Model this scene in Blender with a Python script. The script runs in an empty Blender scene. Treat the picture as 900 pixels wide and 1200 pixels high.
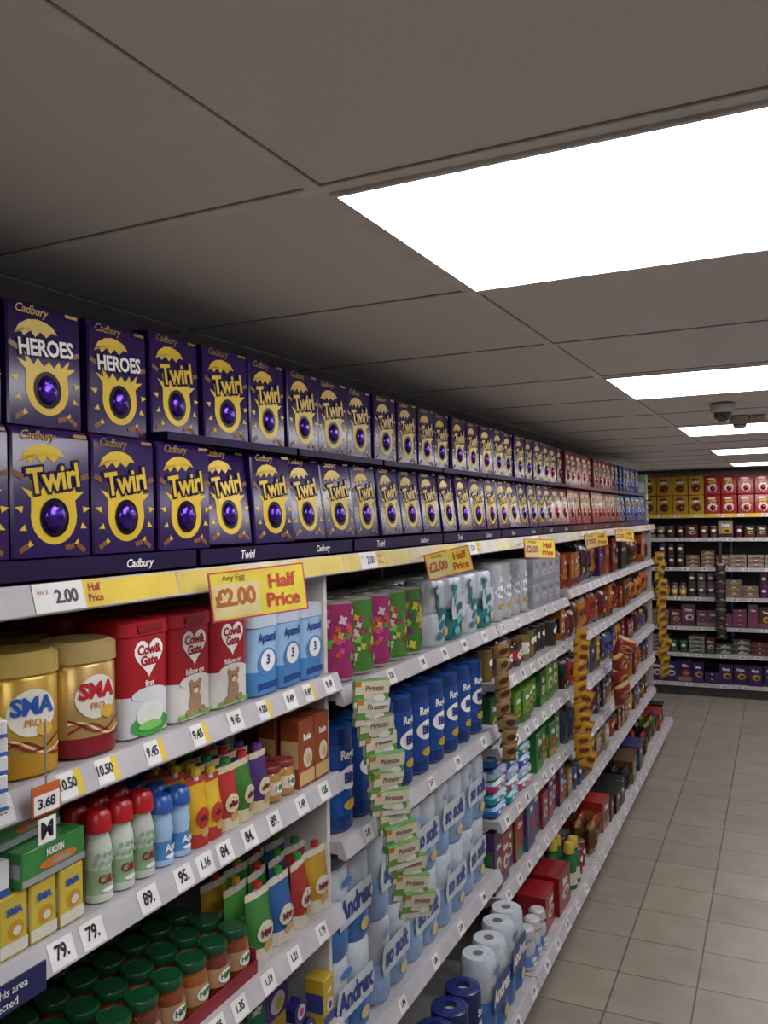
import bpy, math, random
import numpy as np
from mathutils import Matrix, Vector
random.seed(7)
E = 1.85
TH = math.radians(25.0)
sc = bpy.context.scene
try:
    sc.view_settings.view_transform = 'Standard'
    sc.view_settings.look = 'None'
except Exception as e:
    print(e)

# ------------------------------------------------------------------ materials
SPEC = {}
def c(hexs, rough=0.38, metal=0.0, kind='plain'):
    k = 'm_%s_%d_%d_%s' % (hexs, int(rough*100), int(metal*100), kind)
    SPEC[k] = (hexs, rough, metal, kind)
    return k
def lin(v):
    v /= 255.0
    return v/12.92 if v <= 0.04045 else ((v+0.055)/1.055)**2.4
def rgb(h):
    return tuple(lin(int(h[i:i+2], 16)) for i in (0, 2, 4))
CACHE = {}
def getmat(k):
    if k in CACHE: return CACHE[k]
    hexs, rough, metal, kind = SPEC[k]
    m = bpy.data.materials.new(k); m.use_nodes = True
    nt = m.node_tree; b = nt.nodes['Principled BSDF']
    col = rgb(hexs)
    tc = nt.nodes.new('ShaderNodeTexCoord')
    nz = nt.nodes.new('ShaderNodeTexNoise')
    nz.inputs['Scale'].default_value = {'foil':90, 'film':35, 'tile':260, 'wood':30}.get(kind, 14)
    nz.inputs['Detail'].default_value = 3
    nt.links.new(tc.outputs['Object'], nz.inputs['Vector'])
    rp = nt.nodes.new('ShaderNodeValToRGB')
    a = 0.84 if kind != 'foil' else 0.35
    z = 1.08 if kind != 'foil' else 1.6
    if kind == 'tile': a, z = .93, 1.04
    rp.color_ramp.elements[0].position = 0.3; rp.color_ramp.elements[1].position = 0.7
    rp.color_ramp.elements[0].color = tuple(min(1, x*a) for x in col)+(1,)
    rp.color_ramp.elements[1].color = tuple(min(1, x*z) for x in col)+(1,)
    nt.links.new(nz.outputs['Fac'], rp.inputs['Fac'])
    nt.links.new(rp.outputs['Color'], b.inputs['Base Color'])
    b.inputs['Roughness'].default_value = rough
    b.inputs['Metallic'].default_value = metal
    if kind == 'matte': b.inputs['Specular IOR Level'].default_value = 0.2
    if kind in ('film', 'foil', 'tile'):
        bp = nt.nodes.new('ShaderNodeBump')
        bp.inputs['Strength'].default_value = 0.35 if kind != 'tile' else 0.15
        bp.inputs['Distance'].default_value = 0.003
        nt.links.new(nz.outputs['Fac'], bp.inputs['Height'])
        nt.links.new(bp.outputs['Normal'], b.inputs['Normal'])
    if kind == 'glass':
        b.inputs['Coat Weight'].default_value = 1.0
        b.inputs['Coat Roughness'].default_value = 0.05
    if kind == 'lamp':
        b.inputs['Emission Color'].default_value = (1.0, 0.98, 1.0, 1)
        b.inputs['Emission Strength'].default_value = 9.0
    CACHE[k] = m
    return m

# ------------------------------------------------------------------ text cache
TXT = {}
def text_data(s, bold=0.0, shear=0.0):
    key = (s, bold, shear)
    if key in TXT: return TXT[key]
    cu = bpy.data.curves.new('t', 'FONT'); cu.body = s; cu.size = 1.0
    cu.align_x = 'CENTER'; cu.align_y = 'CENTER'; cu.resolution_u = 2
    cu.offset = bold; cu.shear = shear
    if len(s) > 1: cu.space_character = 0.95
    ob = bpy.data.objects.new('t', cu); sc.collection.objects.link(ob)
    dg = bpy.context.evaluated_depsgraph_get(); dg.update()
    me = ob.evaluated_get(dg).to_mesh()
    v = [(p.co.x, p.co.y) for p in me.vertices]
    f = [tuple(p.vertices) for p in me.polygons]
    ob.evaluated_get(dg).to_mesh_clear()
    bpy.data.objects.remove(ob); bpy.data.curves.remove(cu)
    TXT[key] = (v, f)
    return TXT[key]

# ------------------------------------------------------------------ mesh builder
def rr(d, w, r, n):
    r = min(r, d/2, w/2)
    pts = []
    for cx, cy, a0 in ((d/2-r, w/2-r, 0), (-d/2+r, w/2-r, 90), (-d/2+r, -w/2+r, 180), (d/2-r, -w/2+r, 270)):
        for i in range(n+1):
            a = math.radians(a0+90.0*i/n)
            pts.append((cx+r*math.cos(a), cy+r*math.sin(a)))
    return pts

class MB:
    def __init__(s, d=0, w=0, h=0):
        s.v = []; s.f = []; s.m = []; s.d = d; s.w = w; s.h = h
    def raw(s, v, f, m):
        o = len(s.v); s.v.extend(v)
        for i, q in enumerate(f):
            s.f.append(tuple(a+o for a in q)); s.m.append(m if isinstance(m, str) else m[i])
    def add(s, t, M):
        A = np.array(M); V = np.array(t.v)
        V = V @ A[:3, :3].T + A[:3, 3]
        o = len(s.v); s.v.extend(map(tuple, V.tolist()))
        s.f.extend(tuple(a+o for a in q) for q in t.f); s.m.extend(t.m)
    def box(s, x0, x1, y0, y1, z0, z1, m):
        v = [(x0,y0,z0),(x1,y0,z0),(x1,y1,z0),(x0,y1,z0),(x0,y0,z1),(x1,y0,z1),(x1,y1,z1),(x0,y1,z1)]
        f = [(0,3,2,1),(4,5,6,7),(0,1,5,4),(1,2,6,5),(2,3,7,6),(3,0,4,7)]
        s.raw(v, f, m)
    def loft(s, rings, n=4, cx=0, cy=0, caps=True):
        N = 4*(n+1); v = []; f = []; m = []
        for (z, d, w, r, mt) in rings:
            for (x, y) in rr(d, w, r, n): v.append((cx+x, cy+y, z))
        for i in range(len(rings)-1):
            for j in range(N):
                k = (j+1) % N
                f.append((i*N+j, i*N+k, (i+1)*N+k, (i+1)*N+j)); m.append(rings[i][4])
        if caps:
            f.append(tuple(reversed(range(N)))); m.append(rings[0][4])
            f.append(tuple(range((len(rings)-1)*N, len(rings)*N))); m.append(rings[-1][4])
        s.raw(v, f, m)
    def extrude_y(s, prof, y0, y1, m):
        n = len(prof)
        v = [(x, y0, z) for x, z in prof]+[(x, y1, z) for x, z in prof]
        f = [(i, (i+1) % n, n+(i+1) % n, n+i) for i in range(n)]
        f += [tuple(reversed(range(n))), tuple(range(n, 2*n))]
        s.raw(v, f, m)
    def text(s, mp, u, v, size, st, m, rot=0.0, bold=0.0, shear=0.0, sx=1.0):
        V, F = text_data(st, bold, shear)
        ca, sa = math.cos(rot), math.sin(rot)
        out = [mp(u+size*(sx*x*ca-y*sa), v+size*(sx*x*sa+y*ca)) for x, y in V]
        s.raw(out, F, m)
    def fan(s, mp, pts, m, cu=None, cv=None):
        if cu is None:
            cu = sum(p[0] for p in pts)/len(pts); cv = sum(p[1] for p in pts)/len(pts)
        n = len(pts)
        v = [mp(cu, cv)]+[mp((cu+p[0])/2, (cv+p[1])/2) for p in pts]+[mp(*p) for p in pts]
        f = []
        for i in range(n):
            j = (i+1) % n
            f.append((0, 1+i, 1+j)); f.append((1+i, 1+n+i, 1+n+j, 1+j))
        s.raw(v, f, m)
    def ell(s, mp, u, v, ru, rv, m, n=20, rot=0):
        pts = []
        for i in range(n):
            a = 2*math.pi*i/n; x = ru*math.cos(a); y = rv*math.sin(a)
            pts.append((u+x*math.cos(rot)-y*math.sin(rot), v+x*math.sin(rot)+y*math.cos(rot)))
        s.fan(mp, pts, m, u, v)
    def star(s, mp, u, v, r1, r2, n, m, sx=1, sy=1, seed=0):
        R = random.Random(seed); pts = []
        for i in range(2*n):
            a = math.pi*i/n; r = (r1 if i % 2 else r2)*R.uniform(.88, 1.12)
            pts.append((u+r*sx*math.cos(a), v+r*sy*math.sin(a)))
        s.fan(mp, pts, m, u, v)
    def rect(s, mp, u0, u1, v0, v1, m, n=1):
        v = []; 
        for i in range(n+1):
            u = u0+(u1-u0)*i/n; v += [mp(u, v0), mp(u, v1)]
        s.raw(v, [(2*i, 2*i+2, 2*i+3, 2*i+1) for i in range(n)], m)

def flat(x):
    return lambda u, v: (x, u, v)
def cyl(R, cx=0, cy=0):
    return lambda u, v: (cx+R*math.cos(u/R), cy+R*math.sin(u/R), v)
def side(y):
    return lambda u, v: (u, -y, v)

def build(name, mb, parent=None):
    me = bpy.data.meshes.new(name)
    me.from_pydata(mb.v, [], mb.f)
    names = list(dict.fromkeys(mb.m)); ix = {n: i for i, n in enumerate(names)}
    for n in names: me.materials.append(getmat(n))
    me.polygons.foreach_set('material_index', [ix[a] for a in mb.m])
    me.polygons.foreach_set('use_smooth', [True]*len(mb.f))
    me.update()
    me.set_sharp_from_angle(angle=math.radians(38))
    ob = bpy.data.objects.new(name, me); sc.collection.objects.link(ob)
    if parent: ob.parent = parent
    return ob

G = {}
def grp(name):
    if name not in G: G[name] = MB()
    return G[name]
def put(g, t, xf, y, z, rot=0.0, s=1.0, jit=0.03, tilt=0.0):
    """front of template at world x=xf, facing +X"""
    a = rot+random.uniform(-jit, jit)
    M = (Matrix.Translation((xf-t.d*s/2, y, E+z+0.001)) @ Matrix.Rotation(a, 4, 'Z') @ Matrix.Rotation(tilt, 4, 'Y') @ Matrix.Scale(s, 4))
    grp(g).add(t, M)
def putb(g, t, x, yf, z, s=1.0, jit=0.03):
    M = (Matrix.Translation((x, yf+t.d*s/2, E+z+0.001)) @ Matrix.Rotation(-math.pi/2+random.uniform(-jit, jit), 4, 'Z') @ Matrix.Scale(s, 4))
    grp(g).add(t, M)

# ------------------------------------------------------------------ templates
PUR = c('29104e', .24); PUR2 = c('1c0b38', .5, 0, 'matte'); YEL = c('dcb92e', .36); GOLD = c('98762e', .35, .3)
WHT = c('e9e7e4', .4); BLK = c('18161a', .4); RED = c('b41626', .35); BRN = c('7a4a22', .4)
FOIL = c('4c2e98', .18, .85, 'foil'); FOILR = c('982626', .2, .8, 'foil'); FOILB = c('3450a0', .2, .8, 'foil')

def eggbox(kind, seed=0):
    w, d, h = .146, .085, .193
    t = MB(d, w, h)
    base, base2, fo, burst, txt = {
        'twirl': (PUR, PUR2, FOIL, YEL, 'Twirl'), 'heroes': (PUR, PUR2, FOIL, YEL, 'HEROES'),
        'red': (c('6e0e18', .25), c('460a12', .4), FOILR, c('c89868', .4), 'Crunch'),
        'blue': (c('183a7c', .25), c('112650', .4), FOILB, c('b8b4a8', .4), 'Milky'),
        'mm': (c('a67f16', .3), c('34180c', .4), FOILR, c('4c2210', .4), 'm&m'),
        'malt': (c('8c0e16', .3), c('580a10', .4), FOILR, c('d4c8bc', .4), 'malty')}[kind]
    t.loft([(0, d-.004, w-.004, .002, base2), (.002, d, w, .003, base), (h-.014, d, w, .003, base), (h-.002, d-.012, w-.002, .002, base2), (h, d-.016, w-.006, .002, base2)], n=1)
    f1 = flat(d/2+.0006); f15 = flat(d/2+.0009); f2 = flat(d/2+.0012); f3 = flat(d/2+.0018); f4 = flat(d/2+.0024)
    CU, CV = .002, .060
    if kind in ('twirl', 'heroes'):
        # lower shell: rounded cup whose broken rim flares out in tall spikes on both sides
        rim = [(.040, .086), (.058, .100), (.041, .098), (.046, .113), (.030, .098), (.024, .108), (.014, .096), (.004, .105), (-.006, .096), (-.018, .108), (-.026, .097), (-.044, .116), (-.040, .098), (-.058, .104), (-.042, .088)]
        cup = []
        for i in range(15):
            a = math.radians(168+204*i/14)
            cup.append((CU+.043*math.cos(a), CV+.043*math.sin(a)+.003))
        t.fan(f1, [(CU+x_, v_) for x_, v_ in rim]+cup, burst, CU, CV+.008)
        # splinters flying off
        for (u, v, a, L_) in ((-.055, .072, 2.9, .014), (.058, .072, .2, .014), (-.050, .046, 3.5, .012), (.054, .048, -.4, .012), (-.040, .024, 3.9, .012), (.043, .024, -.8, .012)):
            ca, sa = math.cos(a), math.sin(a)
            t.fan(f1, [(u-sa*.005, v+ca*.005), (u+sa*.005, v-ca*.005), (u+ca*L_, v+sa*L_)], burst)
        # upper shard, zig-zag below
        pts = [(-.060, .140), (-.050, .149), (-.042, .139), (-.030, .150), (-.020, .140), (-.008, .151), (.002, .142), (.014, .153), (.024, .150),
               (.014, .161), (0, .166), (-.016, .168), (-.034, .165), (-.050, .156)]
        t.fan(f1, pts, burst, -.02, .155)
        for (u, v, a) in ((-.054, .016, .5), (.052, .014, -.6), (.060, .122, .3), (-.062, .122, -.4), (.03, .016, .2)):
            ca, sa = math.cos(a), math.sin(a)
            q = [(u+x*ca-y*sa, v+x*sa+y*ca) for x, y in ((-.009, -.004), (.009, -.004), (.009, .004), (-.009, .004))]
            t.fan(f2, q, BRN)
        t.text(f2, -.028, .180, .019, 'Cadbury', GOLD, bold=.01, shear=.3)
        t.rect(f2, .040, .066, .182, .187, GOLD)
        if kind == 'twirl':
            t.text(f3, .002, .117, .052, 'Twirl', PUR2, rot=.15, bold=.10, sx=.92)
            t.text(f4, .002, .117, .052, 'Twirl', YEL, rot=.15, bold=.025, sx=.92)
        else:
            t.text(f3, .0, .124, .035, 'HEROES', PUR2, rot=.08, bold=.08, sx=.9)
            t.text(f4, .0, .124, .035, 'HEROES', WHT, rot=.08, bold=.03, sx=.9)
    else:
        t.star(f1, 0, .07, .05, .038, 11, burst, sy=.95, seed=3)
        t.ell(f1, -.01, .155, .04, .012, burst)
        t.text(f3, 0, .13, .034, txt, base2, rot=.1, bold=.07)
        t.text(f4, 0, .13, .034, txt, YEL if kind != 'mm' else WHT, rot=.1, bold=.03)
    rg = c('0e061c', .3, 0, 'matte') if kind in ('twirl', 'heroes') else base2
    t.ell(f3, CU, CV, .027, .029, rg, n=24)
    v = []; f = []; n = 16; rings = 5
    for i in range(rings):
        a = math.pi/2*i/rings
        for j in range(n):
            b = 2*math.pi*j/n
            v.append((d/2+.002+.008*math.sin(a), CU+.020*math.cos(a)*math.cos(b), CV+.023*math.cos(a)*math.sin(b)))
    v.append((d/2+.010, CU, CV))
    for i in range(rings-1):
        for j in range(n): f.append((i*n+j, i*n+(j+1) % n, (i+1)*n+(j+1) % n, (i+1)*n+j))
    for j in range(n): f.append(((rings-1)*n+j, (rings-1)*n+(j+1) % n, rings*n))
    t.raw(v, f, fo)
    t.text(side(w/2+.0008), 0, .1, .02, 'egg', GOLD, bold=.02)
    return t

def tub(body, lid, base, txt, h=.18, w=.112, d=.11, style='sma'):
    t = MB(d, w, h)
    r = .045
    t.loft([(0, d-.008, w-.008, r, base), (.004, d, w, r, base), (h*.18, d, w, r, body), (h*.78, d, w, r, body),
            (h*.80, d-.004, w-.004, r, lid), (h*.82, d+.004, w+.004, r, lid), (h*.97, d+.003, w+.003, r, lid), (h, d-.012, w-.012, r, lid), (h*.985, d-.02, w-.02, r, lid), (h*.986, .01, .01, .004, lid)], n=5)
    def mp(e):
        return lambda u, v: (d/2+e-(max(0, abs(u)-.012)**2)*12, u, v)
    for k in range(3):
        pts = [(-.045+.09*i/10, h*(.22+.025*k)+.012*math.sin(i*.5+k)) for i in range(11)]
        pts += [(p[0], p[1]+.0035) for p in reversed(pts)]
        n_ = 11
        t.raw([mp(.0012)(*p) for p in pts], [(i, i+1, 2*n_-2-i, 2*n_-1-i) for i in range(n_-1)], c('8a1420') if k % 2 == 0 else c('e8d8a0'))
    t.ell(mp(.0008), 0, h*.52, .036, .034, c('dcd8cc'))
    t.text(mp(.002), 0, h*.57, .034, txt, c('1e4fa8') if base != c('7a1420', .35) else RED, bold=.04)
    t.text(mp(.002), .0, h*.44, .014, 'PRO', c('b8862e'), bold=.02)
    t.ell(mp(.0022), .018, h*.38, .012, .01, c('d8a83a'))
    return t

def heart_pts(u, v, s):
    pts = []
    for i in range(26):
        a = 2*math.pi*i/26
        x = 16*math.sin(a)**3; y = 13*math.cos(a)-5*math.cos(2*a)-2*math.cos(3*a)-math.cos(4*a)
        pts.append((u+x*s/16, v+y*s/16))
    return pts

def cow_tub(bear):
    d, w, h = .105, .118, .198
    t = MB(d, w, h)
    redm = c('9c101e', .36); low = c('d4d2cc') if bear else c('ccd0d4')
    t.loft([(0, d-.01, w-.01, .02, low), (.004, d, w, .022, low), (h*.36, d, w, .022, redm), (h*.86, d, w, .022, redm),
            (h*.87, d+.005, w+.005, .022, redm), (h*.985, d+.004, w+.004, .022, redm), (h, d-.006, w-.006, .02, redm)], n=3)
    f1, f2, f3, f4 = flat(d/2+.0008), flat(d/2+.0016), flat(d/2+.0024), flat(d/2+.0032)
    t.fan(f1, heart_pts(0, h*.69, .036), WHT, 0, h*.69)
    t.text(f2, 0, h*.74, .023, 'Cow&', redm, bold=.04); t.text(f2, 0, h*.645, .023, 'Gate', redm, bold=.04)
    t.text(f2, 0, h*.45, .015, 'follow on' if bear else 'first', WHT, bold=.02)
    t.ell(f1, 0, h*.36, .044, .012, low)
    if bear:
        t.rect(f1, -.048, .048, .006, h*.07, c('7aa84a'))
        tan = c('a08062')
        t.ell(f2, .0, h*.16, .018, .02, tan); t.ell(f3, .0, h*.285, .015, .0135, tan)
        for s_ in (-1, 1):
            t.ell(f3, s_*.013, h*.345, .006, .006, tan); t.ell(f3, s_*.02, h*.08, .009, .007, tan)
            t.ell(f4, s_*.005, h*.3, .0018, .0018, BLK)
        t.ell(f4, 0, h*.265, .007, .005, c('dcc8ac'))
    else:
        t.ell(f1, 0, h*.10, .046, .02, c('3f9440')); t.ell(f2, 0, h*.19, .034, .022, c('d8dad4')); 
        t.ell(f3, 0, h*.09, .03, .008, c('7ac05a'))
    t.rect(flat(d/2+.0052), -.03, .03, h*.9, h*.96, c('7d0c18'))
    return t

def apt_tub():
    d, w, h = .1, .092, .172
    t = MB(d, w, h)
    bl = c('457fb8', .3); lb = c('92b8da', .3); db = c('163f88', .3)
    t.loft([(0, d-.008, w-.008, .015, bl), (.004, d, w, .018, bl), (h*.3, d, w, .018, lb), (h*.82, d, w, .018, lb), (h*.83, d+.004, w+.004, .018, c('bccada')), (h*.98, d+.003, w+.003, .018, c('bccada')), (h, d-.008, w-.008, .015, WHT)], n=3)
    f1, f2, f3 = flat(d/2+.0008), flat(d/2+.0016), flat(d/2+.0024)
    t.text(f2, 0, h*.70, .026, 'Aptamil', db, bold=.03, sx=.85)
    t.ell(f1, 0, h*.4, .036, .03, bl); t.ell(f2, 0, h*.42, .026, .022, WHT)
    t.text(f3, 0, h*.43, .028, '3', db, bold=.04)
    t.rect(f2, -.035, .035, h*.08, h*.16, db)
    return t

def bottle(cap, body, label, h=.13, r=.021, neck=.45, txt=None, tcol=None, bumps=None):
    t = MB(2*r, 2*r, h); D = lambda k: 2*r*k
    P = [(0, .85, body), (.015, 1, body), (.10, 1.02, label), (.36, .90, body), (.50, 1.0, body), (.62, .90, body), (.72, neck*1.25, body), (.76, neck*1.3, cap), (.77, neck*1.65, cap), (.95, neck*1.5, cap), (1, neck*1.1, cap)]
    t.loft([(z*h, D(k), D(k), D(k)/2, m) for z, k, m in P], n=4)
    if bumps:
        for i in range(-2, 3):
            for j in range(2): t.ell(cyl(r+.0012), (i+.5*j)*r*.5, h*(.44+.09*j), r*.16, r*.2, bumps, n=8)
    if txt:
        t.text(cyl(r+.0015), 0, h*.26, r*.8, txt, tcol or WHT, bold=.03)
    t.ell(cyl(r*1.0+.0008), 0, h*.14, r*.5, r*.16, WHT)
    return t

def jar(lid, food, label, h=.098, r=.032):
    t = MB(2*r, 2*r, h); D = lambda k: 2*r*k
    P = [(0, .85, food), (.04, .98, food), (.1, 1, food), (.22, 1, label), (.58, 1, food), (.72, .95, food), (.8, .8, food), (.82, .78, food), (.825, .9, lid), (.84, .92, lid), (.97, .92, lid), (1, .86, lid), (.985, .8, lid), (.986, .05, lid)]
    t.loft([(z*h, D(k), D(k), D(k)/2, m) for z, k, m in P], n=4)
    mp = cyl(r+.0012)
    t.ell(mp, 0, h*.40, r*.6, h*.13, WHT); t.text(cyl(r+.002), 0, h*.41, .016, 'HiPP', c('2b6f3a'), bold=.03)
    return t

def pillow(w, h, th, body, accent, txt=None, crimp=True, seed=0, spout=None, foot=False):
    t = MB(th, w, h + (.02 if spout else 0)); nx, nz = 8, 10
    R = random.Random(seed); v = []; f = []; m = []
    for sd in (1, -1):
        o = len(v)
        for j in range(nz+1):
            for i in range(nx+1):
                u = -1+2*i/nx; q = -1+2*j/nz
                tt = (1-abs(u)**4)*(1-abs(q)**4 if not (foot and q < 0) else 1)
                if foot and q > 0: tt = (1-abs(u)**4)*(1-q*.97)
                tt = max(tt, .02)*(1+R.uniform(-.12, .12))
                wid = w/2*(1-(.05*(1-q*q)))
                z = h/2+q*h/2
                v.append((sd*th/2*tt, u*wid, z))
        for j in range(nz):
            for i in range(nx):
                a = o+j*(nx+1)+i
                f.append((a, a+1, a+nx+2, a+nx+1)); 
                m.append(accent if (j < 2 or (crimp and j == nz-1)) else body)
    t.raw(v, f, m)
    if foot: e0 = lambda vv: th/2*(1 if vv < h/2 else 1-.97*(vv-h/2)/(h/2))+.002
    else: e0 = lambda vv: th/2+.002-abs((vv-h/2)/(h/2))**4*th/2*.9
    mp = lambda u, vv: (e0(vv)-abs(u/(w/2))**4*th/2*.9, u, vv)
    mp2 = lambda u, vv: (mp(u, vv)[0]+.0015, u, vv)
    cz = .42 if foot else .58
    t.ell(mp, 0, h*cz, w*.33, h*.15, accent, n=14)
    if txt: t.text(mp2, 0, h*cz, w*.26, txt, WHT if accent == body else c('6a1420'), bold=.04, rot=.1)
    t.ell(mp, w*.08, h*(.2 if foot else .3), w*.2, h*.07, c('b9925a'), n=10)
    if spout:
        t.loft([(h*.95, .012, .012, .006, WHT), (h+.004, .012, .012, .006, spout), (h+.004, .021, .021, .0105, spout), (h+.016, .019, .019, .0095, spout)], n=2)
    return t

def roll(body, top, txt, tcol, r=.06, h=.26, accent=None, floral=None):
    t = MB(2*r, 2*r, h); D = 2*r
    acc = accent or body
    t.loft([(0, D*.5, D*.5, D/4, top), (.002, D*.9, D*.9, D*.45, top), (.01, D, D, r, acc), (h*.16, D, D, r, body), (h*.82, D, D, r, acc), (h*.97, D, D, r, top), (h-.004, D*.9, D*.9, D*.45, top), (h-.002, D*.4, D*.4, D*.2, top), (h-.018, D*.34, D*.34, D*.17, c('c9c0b0')), (h-.04, D*.3, D*.3, D*.15, c('5a5048'))], n=5)
    mp = cyl(r+.0012); mp2 = cyl(r+.0022)
    if floral:
        R = random.Random(3)
        for i in range(46):
            a = R.uniform(-1.7, 1.7)*r; z = R.uniform(.02, h-.02)
            q = R.choice(floral); sz = R.uniform(.5, 1.05)
            mq = cyl(r+.001+i*.00003)
            for k in range(4):
                b = k*math.pi/2+.5
                t.ell(mq, a+.007*sz*math.cos(b), z+.007*sz*math.sin(b), .008*sz, .0055*sz, q, n=7, rot=b)
    else:
        t.ell(mp, 0, h*.5, r*.8, h*.11, WHT if tcol != WHT else c('12307c'), n=20)
        t.text(mp2, 0, h*.72, r*.55, 'Regina' if txt == 'Blitz' else 'Soft', WHT if body != WHT else tcol, bold=.03, sx=.9)
        t.text(mp2, 0, h*.5, r*.6, txt, tcol, bold=.05, sx=.9)
        t.ell(mp2, 0, h*.25, r*.5, h*.05, c('b99b2c') if body != WHT else c('7db0dc'), n=12)
    return t

def rollpack(body, acc, txt, tcol, w=.22, h=.21, d=.115, levels=2, lab=None, teal=None, tsz=.24):
    t = MB(d, w, h); ncol = max(1, round(w/.11)); cw = w/ncol
    film = c('bac2cc', .22, 0, 'film') if body == WHT else body
    for k in range(ncol):
        cy = -w/2+cw*(k+.5)
        rings = []
        for l in range(levels):
            z0 = h*l/levels; z1 = h*(l+1)/levels; zz = z1-z0
            m1 = acc if l == 0 else film
            for q, s in ((.0, .90), (.08, .98), (.5, 1.0), (.92, .98), (1.0, .90)):
                rings.append((z0+zz*q+(.0002 if q == 0 and l else 0), d*s, cw*1.02*s, d*.44, m1))
        t.loft(rings, n=4, cy=cy)
        t.loft([(h-.001, d*.34, d*.34, d*.17, c('b8b0a4')), (h+.001, d*.3, d*.3, d*.15, c('6a6056'))], n=3, cy=cy)
    f1 = lambda u, v: (d/2+.003, u, v); f2 = lambda u, v: (d/2+.0045, u, v)
    lab = lab or tcol
    if lab != 'plain':
        t.fan(f1, [(-w*.38, h*.34), (w*.38, h*.34), (w*.43, h*.5), (w*.38, h*.70), (-w*.38, h*.70), (-w*.43, h*.5)], film if lab == 'none' else lab)
    if teal:
        for k in range(5):
            t.ell(f1, -w*.12+.02*math.sin(k*1.3), h*(.15+.17*k), w*.16, h*.06, teal, n=12, rot=.5*k)
    t.text(f2, 0, h*.53, min(tsz*w, .068), txt, tcol if lab in ('none', 'plain') else WHT, bold=.04, sx=.85)
    t.ell(f2, w*.2, h*.2, w*.1, h*.07, c('c8b07a'), n=12)
    t.ell(f2, -w*.22, h*.84, w*.12, h*.05, acc, n=12)
    return t

def carton(w, h, d, body, band, acc, txt=None, tcol=None, top=None):
    t = MB(d, w, h); top = top or body
    t.loft([(0, d-.003, w-.003, .001, body), (.0015, d, w, .002, body), (h*.22, d, w, .002, body), (h-.0015, d, w, .002, top), (h, d-.003, w-.003, .001, top)], n=1)
    f1, f2, f3 = flat(d/2+.0006), flat(d/2+.0012), flat(d/2+.0018)
    t.rect(f1, -w*.495, w*.495, h*.04, h*.24, band)
    t.ell(f1, w*.06, h*.42, w*.3, h*.15, acc, n=14)
    t.ell(f2, w*.1, h*.4, w*.16, h*.08, band, n=10)
    if txt: t.text(f3, 0, h*.74, min(w*.3, h*.28), txt, tcol or WHT, bold=.04, sx=min(1, 3.8/len(txt)))
    sd = side(w/2+.0006); t.rect(sd, -d*.45, d*.45, h*.3, h*.7, band)
    return t

def tin(r, h, body, acc, lid=None):
    t = MB(2*r, 2*r, h); D = 2*r; lid = lid or c('8a8a8a', .3, .8)
    t.loft([(0, D*.97, D*.97, r*.97, lid), (.003, D, D, r, body), (h*.3, D, D, r, acc), (h*.55, D, D, r, body), (h-.006, D, D, r, lid), (h-.001, D*.99, D*.99, r, lid), (h, D*.94, D*.94, r*.94, lid), (h-.003, D*.9, D*.9, r*.9, lid)], n=4)
    t.ell(cyl(r+.001), 0, h*.6, r*.5, h*.12, WHT)
    return t

# ------------------------------------------------------------------ room
XL, XR, YB, YF = -1.50, 1.95, 9.60, -2.2
CE = .45
floorm = bpy.data.materials.new('floor_tiles'); floorm.use_nodes = True
nt = floorm.node_tree; b = nt.nodes['Principled BSDF']
tc = nt.nodes.new('ShaderNodeTexCoord'); mpn = nt.nodes.new('ShaderNodeMapping')
mpn.inputs['Location'].default_value = (0.02, 0.1, 0)
br = nt.nodes.new('ShaderNodeTexBrick'); br.offset = 0; br.squash = 1
br.inputs['Scale'].default_value = 1; br.inputs['Brick Width'].default_value = .3; br.inputs['Row Height'].default_value = .3
br.inputs['Mortar Size'].default_value = .004; br.inputs['Mortar Smooth'].default_value = .3; br.inputs['Bias'].default_value = 0
br.inputs['Color1'].default_value = rgb('958a7d')+(1,); br.inputs['Color2'].default_value = rgb('8c8175')+(1,); br.inputs['Mortar'].default_value = rgb('5c534a')+(1,)
nz = nt.nodes.new('ShaderNodeTexNoise'); nz.inputs['Scale'].default_value = 7; nz.inputs['Detail'].default_value = 8
mx = nt.nodes.new('ShaderNodeMix'); mx.data_type = 'RGBA'; mx.blend_type = 'MULTIPLY'; mx.inputs['Factor'].default_value = .5
rp = nt.nodes.new('ShaderNodeValToRGB'); rp.color_ramp.elements[0].color = (.62, .6, .58, 1); rp.color_ramp.elements[1].color = (1, 1, 1, 1)
rp.color_ramp.elements[0].position = .3; rp.color_ramp.elements[1].position = .7
nt.links.new(tc.outputs['Object'], mpn.inputs['Vector']); nt.links.new(mpn.outputs['Vector'], br.inputs['Vector'])
nt.links.new(tc.outputs['Object'], nz.inputs['Vector']); nt.links.new(nz.outputs['Fac'], rp.inputs['Fac'])
nt.links.new(br.outputs['Color'], mx.inputs['A']); nt.links.new(rp.outputs['Color'], mx.inputs['B'])
nt.links.new(mx.outputs['Result'], b.inputs['Base Color']); b.inputs['Roughness'].default_value = .36
bp = nt.nodes.new('ShaderNodeBump'); bp.inputs['Strength'].default_value = .4; bp.inputs['Distance'].default_value = .004; bp.invert = True
nt.links.new(br.outputs['Fac'], bp.inputs['Height']); nt.links.new(bp.outputs['Normal'], b.inputs['Normal'])
CACHE['floor_tiles'] = floorm

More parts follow.
